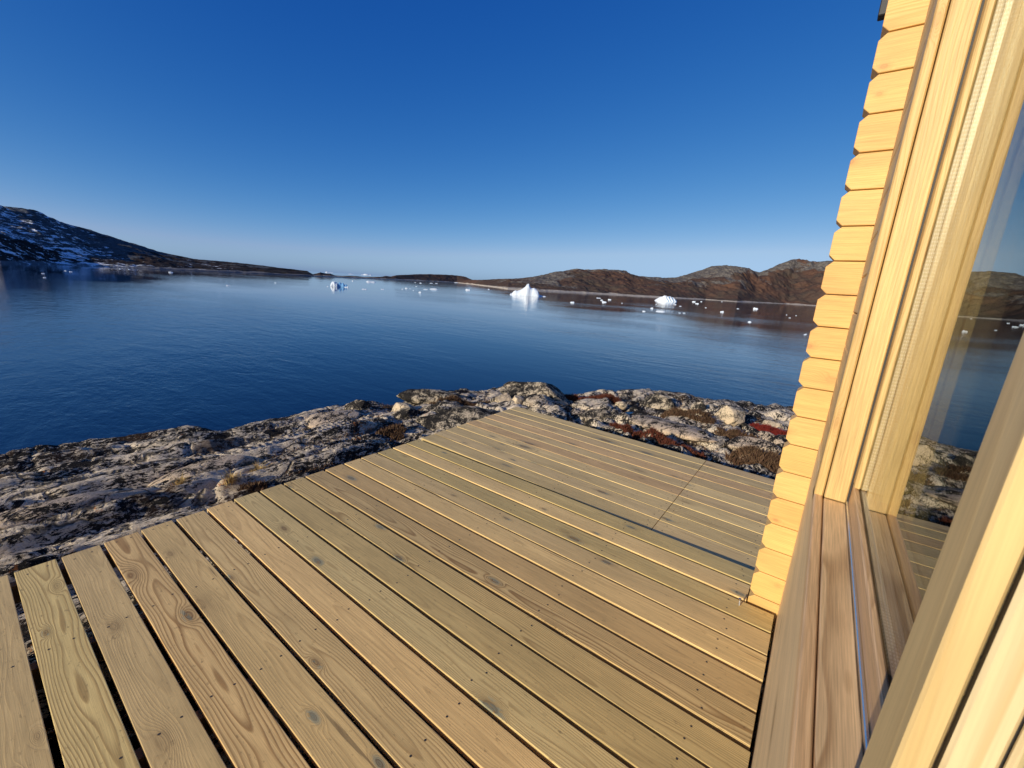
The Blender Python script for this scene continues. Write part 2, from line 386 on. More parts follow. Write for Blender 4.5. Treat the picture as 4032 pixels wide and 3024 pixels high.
W = bpy.data.worlds.new('World'); SC.world = W; W.use_nodes = True
wt = W.node_tree; wt.nodes.clear()
sky = wt.nodes.new('ShaderNodeTexSky'); sky.sky_type = 'NISHITA'; sky.sun_disc = False
sky.sun_elevation = EL; sky.sun_rotation = SUNAZ % (2 * math.pi); sky.altitude = 20; sky.air_density = .4; sky.dust_density = .75; sky.ozone_density = 3
# the phone's rendering of a clear polar sky: deeper blue overhead, paler at the horizon (a grade per channel)
sep = wt.nodes.new('ShaderNodeSeparateColor'); comb = wt.nodes.new('ShaderNodeCombineColor')
def wm(op, a, b):
    n = wt.nodes.new('ShaderNodeMath'); n.operation = op
    for k, v in enumerate((a, b)):
        if isinstance(v, bpy.types.NodeSocket): wt.links.new(v, n.inputs[k])
        else: n.inputs[k].default_value = v
    return n.outputs[0]
wt.links.new(sky.outputs[0], sep.inputs[0])
ch = []
for k, (gain, p) in enumerate(((4.3, 2.12), (1.0, 1.10), (.76, .52))):
    ch.append(wm('MULTIPLY', wm('POWER', wm('MULTIPLY', sep.outputs[k], .15), p), gain * 10))
ch[1] = wm('MINIMUM', ch[1], wm('MULTIPLY', ch[2], .70)); ch[0] = wm('MINIMUM', ch[0], wm('MULTIPLY', ch[1], .66))
for k in range(3): wt.links.new(ch[k], comb.inputs[k])
bg = wt.nodes.new('ShaderNodeBackground'); bg.inputs[1].default_value = .1
wo = wt.nodes.new('ShaderNodeOutputWorld')
wt.links.new(comb.outputs[0], bg.inputs[0]); wt.links.new(bg.outputs[0], wo.inputs[0])

SC.view_settings.view_transform = 'Standard'; SC.view_settings.look = 'None'
SC.view_settings.exposure = 0; SC.view_settings.gamma = 1
SC.cycles.max_bounces = 8; SC.cycles.transparent_max_bounces = 12

# ------------------------------------------------------------------ sea
rr = np.concatenate([[0.0], np.geomspace(4, 60000, 60)]); aa = np.linspace(0, 2 * np.pi, 97)
A_, R_ = np.meshgrid(aa, rr, indexing='ij')
P = np.stack([np.sin(A_) * R_, np.cos(A_) * R_, np.full_like(R_, SEA)], -1)
sea = link('sea', grid_mesh('sea', P), M['sea']); tag(sea, kind='structure')

# ------------------------------------------------------------------ bedrock shore
EDGE = [(-180, 17.3), (-88.97, 17.32), (-85.89, 17.59), (-82.76, 17.66), (-79.26, 17.74), (-75.35, 17.61), (-73.74, 17.9), (-72.09, 18.35), (-68.95, 17.62), (-64.8, 17.14),
        (-57.85, 16.32), (-55.6, 16.1), (-52, 16.45), (-49.95, 15.4), (-47.2, 15.0), (-43.7, 14.4), (-40.9, 14.45), (-38.4, 13.85), (-34.85, 13.25), (-32, 13.15),
        (-29.8, 14.2), (-29, 14.6), (-27.3, 14.05), (-24.9, 13.45), (-20.9, 12.85), (-16, 12.3), (-12.9, 12.25), (-10.5, 12.45), (-7, 12.35), (-4.4, 11.9), (-1.4, 11.55), (20, 11.5), (60, 11.5), (180, 14)]
def terrain(x, y):
    r = np.hypot(x, y); az = np.degrees(np.arctan2(x, y))
    dep = np.interp(az, [e[0] for e in EDGE], [e[1] for e in EDGE])
    ze = np.interp(az, [-180, -70, -45, -25, 180], [-1.35, -1.3, -1.1, -.95, -.95])
    re = (1.5 - ze) / np.tan(np.radians(dep))
    t = np.clip((r - 3.0) / (re - 3.0), 0, 1)
    z = -.40 + (ze + .40) * t ** 1.25
    dz = np.maximum(r - re, 0)
    z = z - np.where(dz < 1.6, .42 * dz + .16 * dz * dz, .42 * 1.6 + .16 * 2.56 + .93 * (dz - 1.6)) + .35 * fbm(x * .5, y * .5, 40, 3) * np.clip(dz / 2, 0, 1)
    k = np.where(r < re, 1, np.exp(-dz))
    ek = 1 - .55 * sstep(.72, 1.0, r / re)          # calmer towards the brow
    wl = sstep(-47, -58, az)
    # foliation ledges along Y on the left, scarps facing the deck
    ph = x / 1.05 + .55 * fbm(x * .35, y * .22, 3, 3)
    fr = ph - np.floor(ph)
    saw = np.where(fr < .93, fr / .93, (1 - fr) / .07)
    z = z + wl * k * ek * (saw - .5) * .24 * (.55 + .6 * sstep(-.3, .4, fbm(x * .4, y * .18, 8, 2)))
    ph2 = x / .37 + 1.3 * fbm(x * .8, y * .3, 13, 3); f2 = ph2 - np.floor(ph2)
    z = z + k * ek * (np.where(f2 < .9, f2 / .9, (1 - f2) / .1) - .5) * (.045 * wl + .012)
    cr = fbm(x * .8 + .2 * fbm(x * 2, y, 91, 2), y * .22, 90, 3); cr2 = fbm(x * .5, y * .9, 95, 3)
    z = z - k * ek * (.11 * np.exp(-(cr / .035) ** 2) * wl + .05 * np.exp(-(cr2 / .03) ** 2))
    # lumps and joints on the right
    w = 1 - wl
    f1, fb, cid = worley(x / .95 + .25 * fbm(x, y, 21, 2), y / .8 + .25 * fbm(x, y, 25, 2), 2)
    z = z + w * k * ek * ((cid - .5) * .22 * sstep(.02, .3, fb - f1) - .09 * (1 - sstep(0, .12, fb - f1)))
    z = z + w * k * ek * .16 * fbm(x * .75, y * .75, 31, 4)
    g1, g2, gid = worley(x / .36, y / .4, 7)
    z = z + k * ek * w * (np.maximum(0, .6 - g1) * .16 * (gid > .45) - .02)
    z = z + k * .05 * fbm(x * 2.6, y * 1.5, 51, 4) + k * .022 * fbm(x * 11, y * 5.5, 61, 3)
    # under the deck and the cabin the rock stays below the boards
    inside = sstep(.45, 0, np.maximum(np.maximum(-3.0 - x, x - 3), np.maximum(-4 - y, y - 4.25)))
    z = np.where(inside > 0, np.minimum(z, -.20 - .14 * inside + .05 * fbm(x * 2.6, y * 1.5, 51, 4)), z)
    return z
def zt(x, y): return float(terrain(np.array([float(x)]), np.array([float(y)]))[0])

az = np.radians(np.concatenate([np.arange(-180, -104, 3.0), np.arange(-104, 22, .15), np.arange(22, 181, 3.0)]))
rad = np.concatenate([[.01, .5], np.geomspace(.9, 19, 460), np.geomspace(20, 30, 6)])
A_, R_ = np.meshgrid(az, rad, indexing='ij')
X = np.sin(A_) * R_; Y = np.cos(A_) * R_
bed = link('bedrock_ground', grid_mesh('bedrock_ground', np.stack([X, Y, terrain(X, Y)], -1)[::-1]), M['bedrock'])
tag(bed, kind='structure')

def boulder(x, y, sx, sy, sz, rot, mat, label, cuts=6, seed=0, sink=.25, cat='boulder', sub=4, group=None, name='boulder', rough=.07, tip=None):
    rg = np.random.default_rng(seed + 100)
    bm = bmesh.new(); bmesh.ops.create_icosphere(bm, subdivisions=sub, radius=1)
    pl = []
    for _ in range(cuts):
        n = rg.normal(size=3); n[2] = abs(n[2]) * .8 + .1; n /= np.linalg.norm(n); pl.append((n, rg.uniform(.5, .82)))
    V = np.array([v.co[:] for v in bm.verts])
    for n, dd in pl:
        s = V @ n; ex = np.maximum(0, s - dd); V = V - np.outer(ex * .93, n)
    o = rg.uniform(0, 50)
    nz = fbm(V[:, 0] * 1.6 + o + V[:, 2], V[:, 1] * 1.6 + V[:, 2] * .7, seed, 5)
    nz2 = np.abs(fbm(V[:, 0] * 3.1 - V[:, 2] + o, V[:, 1] * 3.1 + V[:, 2] * 2.2, seed + 3, 3))
    V = V * (1 + rough * 1.4 * nz - rough * 1.2 * np.exp(-nz2 * 14))[:, None]
    if tip: V[:, 2] *= 1 + tip[0] * V[:, 0] + tip[1] * V[:, 1]
    for v, c in zip(bm.verts, V): v.co = (c[0] * sx, c[1] * sy, c[2] * sz)
    ob = bm_obj(name, bm, mat, None, None, True)
    ob.location = (x, y, zt(x, y) + sz * (1 - 2 * sink) * .5); ob.rotation_euler = (rg.uniform(-.08, .08), rg.uniform(-.08, .08), rot)
    tag(ob, label, cat, group); return ob

BP, BG, SP = M['boulder_pale'], M['boulder'], M['slab_pink']
boulder(-1.10, 8.35, .27, .30, .27, .5, BP, 'pale angular boulder with a steep lit face, largest loose rock right of the deck', 7, 3, .12, tip=(-.35, 0))
boulder(-.42, 8.95, .21, .2, .17, .2, BP, 'pale cracked rounded boulder sitting in the crimson shrubs', 5, 4, .15)
boulder(-1.72, 6.75, .80, .45, .09, -.15, SP, 'broad flat pinkish rock slab beyond the far edge of the deck', 3, 5, .3, 'rock slab')
boulder(-.38, 7.62, .25, .2, .11, .1, SP, 'small white flat rock among brown heath near the log wall', 4, 6, .2, 'rock slab')
boulder(-.52, 6.55, .36, .25, .13, .1, SP, 'low white rounded rock just beyond the deck near the log wall', 4, 7, .3, 'rock slab')
boulder(-4.62, 7.25, .80, .55, .30, .4, BG, 'large rounded grey outcrop with orange lichen on top at the water edge', 5, 8, .25, rough=.1)
boulder(-4.85, 6.45, .26, .24, .22, .9, BP, 'pale block leaning against the orange spotted outcrop', 6, 9, .15)
boulder(-4.45, 6.35, .2, .18, .2, .3, BP, 'smaller pale block beside the deck far corner', 6, 10, .15)
boulder(-3.85, 6.05, .42, .33, .22, .2, BG, 'grey lichen speckled rock touching the far corner of the deck', 5, 11, .25)
boulder(-4.55, 5.0, .85, .6, .26, .55, BG, 'broad rounded lichen covered rock left of the far deck boards', 4, 12, .35, rough=.09)
boulder(-6.45, 6.0, .8, .4, .20, .75, BG, 'long humped dark rock on the shore brow with reddish heath', 5, 13, .3, rough=.1)
boulder(-5.05, 6.0, .17, .15, .12, .2, BP, 'small pale stone lying in brown heath behind the broad rock', 5, 14, .15)
boulder(-6.25, 5.0, .30, .24, .17, .4, BP, 'pale blunt boulder standing on the shore brow', 6, 15, .2)
boulder(-5.75, 4.75, .3, .25, .2, 1.2, BG, 'grey angular rock below the pale blunt boulder', 6, 16, .25)
boulder(-6.85, 4.45, .24, .2, .17, .5, BG, 'small grey stone at the water side left of the pale blunt boulder', 6, 17, .2)
boulder(-6.5, 3.75, .40, .5, .10, .3, SP, 'pale rock shelf with a dark cleft on its right', 5, 18, .3, 'rock slab')
boulder(-5.15, 1.55, .34, .62, .16, .1, SP, 'pale flat rock block with orange spots and yellow grass at its foot', 6, 19, .3, 'rock slab', rough=.09)
boulder(-4.75, .28, .22, .75, .12, .12, SP, 'long tan split rock ledge left of the near deck boards', 5, 20, .3, 'rock slab', rough=.1)
boulder(-2.55, 8.95, .5, .35, .2, .3, BG, 'low grey rock behind the red shrub patch', 5, 21, .3)
boulder(-2.05, 8.9, .14, .13, .12, .3, BP, 'small pale stone on the shore brow', 5, 22, .15)
boulder(-1.75, 9.0, .18, .15, .14, .8, BG, 'small dark stone between pale stone and angular boulder', 5, 23, .15)
boulder(-3.0, 6.9, .5, .42, .2, .1, BG, 'dark humped rock left of the little blue puddle', 5, 24, .3)
boulder(-3.05, 7.95, .17, .13, .1, .3, BP, 'pale pointed stone right of the red shrub patch', 5, 25, .15)
boulder(-3.4, 5.5, .4, .3, .15, .2, BG, 'grey speckled rock along the far deck edge', 5, 26, .3)

def patch(cx, cy, rx, ry, rot, n, mat, label, h=.05, seed=0, name='shrub_patch', cat='shrub', wide=.0075):
    n = int(n * 1.9); rg = np.random.default_rng(seed)
    u = np.sqrt(rg.uniform(0, 1, n)) ; a = rg.uniform(0, 2 * np.pi, n)
    u = u * (.72 + .33 * fbm(np.cos(a) * 1.7 + seed, np.sin(a) * 1.7, seed, 3))
    px = u * np.cos(a) * rx; py = u * np.sin(a) * ry
    X = cx + px * math.cos(rot) - py * math.sin(rot); Y = cy + px * math.sin(rot) + py * math.cos(rot)
    Z = terrain(X, Y)
    vs = []; fs = []
    for i in range(n):
        hh = h * rg.uniform(.4, 1.25); t = rg.uniform(0, 6.28); s = wide * rg.uniform(.6, 1.4); lx, ly = rg.normal(0, hh * .45, 2)
        c, q = math.cos(t) * s, math.sin(t) * s; b = len(vs)
        z0 = Z[i] + rg.uniform(-.01, h * .5)
        vs += [(X[i] - cx - c, Y[i] - cy - q, z0), (X[i] - cx + c, Y[i] - cy + q, z0), (X[i] - cx + lx + c * .4, Y[i] - cy + ly + q * .4, z0 + hh)]
        fs.append((b, b + 1, b + 2))
    o = link(name, mesh_from(name, vs, fs), mat); o.location = (cx, cy, 0)
    tag(o, label, cat); return o
patch(-3.45, 8.15, .42, .25, 0, 2600, M['red'], 'rust red dwarf shrub patch on the shore brow beyond the deck', .07, 1)
patch(-1.75, 5.75, 1.05, .17, -.28, 3200, M['red'], 'long rust red shrub strip along the far edge of the deck', .042, 2)
patch(-.40, 8.35, .5, .24, -.1, 2600, M['crimson'], 'bright crimson shrub patch under the cracked boulder beside the log wall', .06, 3)
patch(-1.75, 7.75, .65, .32, -.1, 2800, M['brown'], 'dark brown heath hollow left of the angular boulder', .06, 4)
patch(-.75, 7.15, .6, .3, 0, 2400, M['brown'], 'brown and straw heath patch between the white rocks', .055, 5)
patch(-.35, 5.75, .5, .3, -.2, 2200, M['brown'], 'brown heath patch at the deck corner beside the logs', .06, 6)
patch(-5.35, 5.75, .7, .25, .6, 2400, M['brown'], 'reddish brown heath band behind the broad rounded rock', .05, 7)
patch(-4.95, 3.75, .42, .28, .2, 1500, M['brown'], 'brown heath patch left of the middle deck boards', .05, 8)
patch(-4.05, 7.9, .45, .2, .2, 1300, M['red'], 'thin rusty shrub fringe right of the rounded outcrop', .05, 9)
patch(-6.6, 6.1, .45, .2, .6, 1500, M['red'], 'rusty shrub cushion on the long humped rock', .05, 10)
patch(-4.15, 1.55, .2, .12, .5, 500, M['brown'], 'dark moss in the cleft near the flat rock block', .04, 11)
# sparse heath rooted in the low joints of the rock
rg_ = np.random.default_rng(77); N = 60000
ga = np.radians(rg_.uniform(-68, 3, N)); gr = rg_.uniform(4.6, 10.8, N); gx = np.sin(ga) * gr; gy = np.cos(ga) * gr
gz = terrain(gx, gy); gm = sum(terrain(gx + .22 * math.cos(t), gy + .22 * math.sin(t)) for t in np.arange(6) * 1.047) / 6
ok = (gz - gm + .03 * fbm(gx * .9, gy * .9, 71, 3) < -.022) & (gr < 9.9 + 1.0 * (ga > -.7)) & ~((gx > -3.05) & (gy < 4.2))
gx, gy, gz = gx[ok], gy[ok], gz[ok]
vs = []; fs = []
for i in range(len(gx)):
    hh = .032 * rg_.uniform(.4, 1.3); t = rg_.uniform(0, 6.28); w_ = .007; lx, ly = rg_.normal(0, hh * .5, 2); c, q = math.cos(t) * w_, math.sin(t) * w_; b = len(vs)
    vs += [(gx[i] - c, gy[i] - q, gz[i] - .004), (gx[i] + c, gy[i] + q, gz[i] - .004), (gx[i] + lx, gy[i] + ly, gz[i] + hh)]; fs.append((b, b + 1, b + 2))
gc = link('ground_cover', mesh_from('ground_cover', vs, fs), M['brown'])
tag(gc, 'thin brown heath and moss growing in the joints of the shore rock', 'ground cover', None, 'stuff')
def tuft(x, y, n, h, label, seed):
    rg = np.random.default_rng(seed); vs = []; fs = []
    for i in range(n):
        a = rg.uniform(0, 6.28); rr_ = abs(rg.normal(0, .035)); bx, by = math.cos(a) * rr_, math.sin(a) * rr_
        L = h * rg.uniform(.5, 1.2); le = rg.uniform(.3, 1.1); w = .0035; b = len(vs); t = a + 1.57
        pts = [(bx, by, -.01), (bx + math.cos(a) * L * le * .35, by + math.sin(a) * L * le * .35, L * .6), (bx + math.cos(a) * L * le, by + math.sin(a) * L * le, L * .75)]
        for j, (qx, qy, qz) in enumerate(pts):
            ww = w * (1 - .4 * j)
            vs += [(qx - math.cos(t) * ww, qy - math.sin(t) * ww, qz), (qx + math.cos(t) * ww, qy + math.sin(t) * ww, qz)]
        fs += [(b, b + 1, b + 3, b + 2), (b + 2, b + 3, b + 5, b + 4)]
    o = link('grass_tuft', mesh_from('grass_tuft', vs, fs), M['straw']); o.location = (x, y, zt(x, y))
    tag(o, label, 'grass tuft', 'dry grass tufts on the rock')
tuft(-4.72, 1.12, 120, .09, 'yellow dry grass tuft at the near end of the flat rock block', 1)
tuft(-4.55, 1.75, 150, .11, 'straw coloured grass tuft in the shadow right of the flat rock block', 2)
tuft(-4.35, 1.42, 110, .09, 'small tawny grass tuft in the dark cleft beside the deck', 3)
tuft(-3.75, 2.55, 80, .07, 'thin dry grass tuft beside a pale stone near the deck edge', 4)

pw = NT('puddle_water'); pm = pw.pbsdf((.01, .02, .04), .03, None, .5)
th = np.linspace(0, 2 * np.pi, 40, endpoint=False); pr = .24 * (1 + .3 * np.sin(2 * th + 1) + .15 * np.sin(3 * th))
px_, py_ = -2.38 + pr * np.cos(th) * 1.15, 7.45 + pr * np.sin(th) * .9
pz = float(np.max(terrain(px_, py_)) * .5 + np.mean(terrain(px_, py_)) * .5)
pud = link('puddle', mesh_from('puddle', list(zip(px_, py_, [pz] * 40)), [tuple(range(40))]), pm); tag(pud, kind='structure')

# ------------------------------------------------------------------ far land
def land(name, ridge, shore, depth, mat, label, step=.07, rows=150, seed=0, rough=1.0, rockline=.45, snowy=False, az_noise=0):
    """heath hills: ridge (azimuth, elevation from the deck) and shore (azimuth, distance) profiles"""
    a = np.arange(ridge[0][0], ridge[-1][0] + 1e-6, step)
    el = np.interp(a, [p[0] for p in ridge], [p[1] for p in ridge]); ds = np.interp(a, [p[0] for p in shore], [p[1] for p in shore])
    v = np.concatenate([np.linspace(-.04, 1, rows), np.linspace(1.05, 1.8, 14)])
    dep = np.interp(a, [p[0] for p in depth], [p[1] for p in depth])
    A, V = np.meshgrid(a, v, indexing='ij')
    D = ds[:, None] + dep[:, None] * V
    hr = np.maximum((1.5 + np.tan(np.radians(el)) * (ds + dep)) - SEA, 0.6)
    x = np.sin(np.radians(A)) * D; y = np.cos(np.radians(A)) * D
    f = np.where(V < 1, .38 * sstep(-.03, .5, V) + .62 * sstep(.30, 1.0, V) , 1 - (V - 1) * .9)
    f = np.where(V < 0, V * 3, f)
    s = 1.0
    n = fbm(x / 170 * s, y / 170 * s, seed, 5) * .20 + fbm(x / 45, y / 45, seed + 9, 4) * .10
    rg_ = 1 - np.abs(fbm(x / 60, y / 60, seed + 20, 4)) * 2
    env = np.clip(V * 6, 0, 1) * np.clip((1 - V) * 5, .10, 1)
    H = hr[:, None] * (f + rough * (n + .06 * rg_) * env)
    H = np.where(V > 0, np.maximum(H, .25 + 1.2 * np.clip(V * 30, 0, 1)), H - .5)
    H = H + np.where(V > .02, 1.6 * fbm(x / 9, y / 9, seed + 40, 3) * np.clip(hr / 30, .1, 1)[:, None], 0)
    jit = (fbm(x / 30, y / 30, seed + 60, 3) * 12 + fbm(x / 9, y / 9, seed + 70, 2) * 4) * np.clip(V * 2 + .25, 0, 1) * (V < 1.0)
    x = x + np.sin(np.radians(A)) * jit; y = y + np.cos(np.radians(A)) * jit
    o = link(name, grid_mesh(name, np.stack([x, y, H + SEA], -1)[::-1]), mat)
    me = o.data
    rk = np.clip(sstep(rockline, rockline + .45, V + .55 * fbm(x / 110, y / 110, seed + 80, 4)) * np.clip(hr / 45, .25, 1)[:, None], 0, 1)
    at = me.attributes.new('rocky', 'FLOAT', 'POINT'); at.data.foreach_set('value', rk[::-1].reshape(-1).astype(np.float32))
    if snowy:
        at = me.attributes.new('snowy', 'FLOAT', 'POINT')
        sn = (sstep(-75, -83, A) * .38 + .44 * sstep(-65, -70, A)); at.data.foreach_set('value', sn[::-1].reshape(-1).astype(np.float32))
    tag(o, kind='structure'); return o

def dd(dep): return 8.5 / math.tan(R(dep))
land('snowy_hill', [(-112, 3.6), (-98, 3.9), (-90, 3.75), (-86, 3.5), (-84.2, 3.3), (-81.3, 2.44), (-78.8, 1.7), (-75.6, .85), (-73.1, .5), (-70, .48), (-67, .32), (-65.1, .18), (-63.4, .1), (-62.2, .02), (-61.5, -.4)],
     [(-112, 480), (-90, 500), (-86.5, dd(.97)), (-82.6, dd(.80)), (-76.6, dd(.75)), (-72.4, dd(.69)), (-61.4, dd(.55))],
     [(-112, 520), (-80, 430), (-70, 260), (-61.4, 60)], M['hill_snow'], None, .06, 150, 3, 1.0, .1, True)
land('islet_chain', [(-61.6, -.3), (-61.2, -.2), (-60.8, -.04), (-60.2, -.14), (-59.7, -.12), (-59.2, -.3), (-58.4, -.32), (-57.5, -.25), (-56.8, -.22), (-55.9, -.27), (-54.8, -.2), (-53.8, -.12), (-53.2, .02), (-52.6, -.02), (-51.9, .2), (-50.5, .33), (-49, .5), (-47, .6), (-44.9, .66), (-43.6, .6), (-43, .5), (-42.3, .25), (-41.5, .05), (-40.6, -.2)],
     [(-61.6, dd(.54)), (-56.8, dd(.47)), (-52.2, dd(.38)), (-47.4, dd(.29)), (-44.2, dd(.25)), (-40.6, dd(.27))],
     [(-61.6, 60), (-54, 90), (-49, 260), (-43, 300), (-40.6, 120)], M['hill'], None, .04, 70, 23, .8, .9)
land('heath_hills', [(-44.4, -.22), (-43.6, .02), (-42.8, .12), (-42.0, .2), (-40, .38), (-39, .46), (-36, .72), (-34.1, 1.03), (-32.5, 1.35), (-31.2, 1.75), (-28.9, 2.21), (-27, 2.36), (-25, 2.48), (-22.4, 2.44), (-21.6, 2.15), (-21.1, 1.95), (-19, 1.87), (-17.4, 1.82), (-16.2, 1.95), (-15.1, 2.36), (-13.6, 2.9), (-12.4, 3.38), (-11, 3.55), (-9.7, 3.5), (-8.3, 3.25), (-7.3, 2.87), (-6.6, 3.2), (-5.6, 3.76), (-4, 4.2), (-1.5, 4.35), (2, 4.4), (9, 4.0), (20, 3.2), (35, 2.6)],
     [(-44.4, dd(.285)), (-43, dd(.33)), (-40.8, dd(.46)), (-37.4, dd(.69)), (-34, dd(.71)), (-28.9, dd(.63)), (-24, dd(.57)), (-17.7, dd(.54)), (-12.4, dd(.42)), (-9, dd(.43)), (-6.4, dd(.36)), (-3.9, dd(.315)), (-1.3, dd(.32)), (10, dd(.33)), (35, dd(.4))],
     [(-44.4, 120), (-40, 300), (-32, 520), (-16, 620), (-5, 650), (35, 600)], M['hill'], None, .055, 190, 47, .9, .42)

# ------------------------------------------------------------------ ice
def floe(name, x, y, w, h, d, prof, mat, label, cat, group=None, seed=0, nu=26, nv=12, yaw=None):
    """ice block: height profile along its width, rounded in depth, continuing below the waterline"""
    u = np.linspace(-1, 1, nu); v = np.linspace(-1, 1, nv); U, V = np.meshgrid(u, v, indexing='ij')
    ph = np.interp(U, np.linspace(-1, 1, len(prof)), prof)
    e = np.clip(1 - np.abs(V) ** 3.0, 0, 1) ** .55 * np.clip(1 - np.abs(U) ** 14, 0, 1)
    n = fbm(U * 2.2 + seed, V * 1.7 - seed * 1.3, seed, 4)
    Z = h * ph * e * (1 + (.28 if nu < 60 else .22) * n + (0 if nu < 60 else .07) * fbm(U * 9, V * 5, seed + 8, 3)) - h * .22 * (1 - e) - .04 * h
    XX = U * w / 2 * (1 + .05 * n); YY = V * d / 2 * (1 + .12 * fbm(U * 2 + 4, V + seed, seed + 3, 2))
    o = link(name, grid_mesh(name, np.stack([XX, YY, Z], -1)[::-1], nu < 30), mat)
    o.location = (x, y, SEA); o.rotation_euler = (0, 0, math.atan2(-x, y) if yaw is None else yaw)
    tag(o, label, cat, group); return o
floe('iceberg', -202.6, 288.0, 26.3, 9.4, 15, [.05, .17, .14, .3, .38, .36, .42, .5, .62, .72, .98, .95, .66, .6, .62, .6, .5, .3, .1], M['ice'], 'largest bright white iceberg with a pointed peak in mid bay', 'iceberg', None, 5, 90, 40)
floe('iceberg', -154.3, 504.8, 26.2, 7.0, 14, [.08, .2, .36, .6, .72, .8, 1.0, .9, .82, .84, .7, .66, .55, .45, .25], M['ice_stripe'], 'low iceberg with blue stripes near the brown right shore', 'iceberg', None, 9, 90, 36)
b = empty('iceberg', (-254.8, 154.2, SEA)); b.rotation_euler = (0, 0, math.atan2(254.8, 154.2))
tag(b, 'small iceberg, left half sunlit white and right half shaded blue, in front of the islets', 'iceberg')
o1 = floe('sunlit_block', 0, 0, 4.6, 3.2, 5, [.3, .75, .9, 1, .85, .8, .7], M['ice'], None, None, None, 13, 40, 18, 0); o1.location = (-2.6, 0, 0); o1.parent = b
o2 = floe('shaded_block', 0, 0, 6.2, 2.7, 5, [.5, .85, .95, .9, .7, .95, .8, .5, .62, .7, .4], M['ice_shaded'], None, None, None, 17, 40, 18, 0); o2.location = (2.4, .8, 0); o2.parent = b  # half turned from the sun, shade carried by its colour
for azd, dist, w, h, prof, lab in [(-60.05, 9000, 80, 24, [.3, .9, 1, .6, .5], 'far white iceberg on the horizon above the left end of the islets'), (-59.6, 9300, 70, 12, [.3, .7, .6, .5, .9, .3], 'low pale iceberg just right of the leftmost horizon iceberg'),
                                   (-57.35, 9500, 130, 10, [.3, .7, .9, .6, .3], 'thin flat iceberg in the middle of the horizon gap'), (-55.55, 9000, 230, 30, [.2, .35, .4, .9, 1, .8, .45, .6, .3], 'widest horizon iceberg with a small cap above the islets')]:
    floe('iceberg', math.sin(R(azd)) * dist, math.cos(R(azd)) * dist, w, h, w * .6, prof, M['ice'], lab, 'iceberg', 'icebergs on the far horizon', int(dist) % 97, 40, 14)

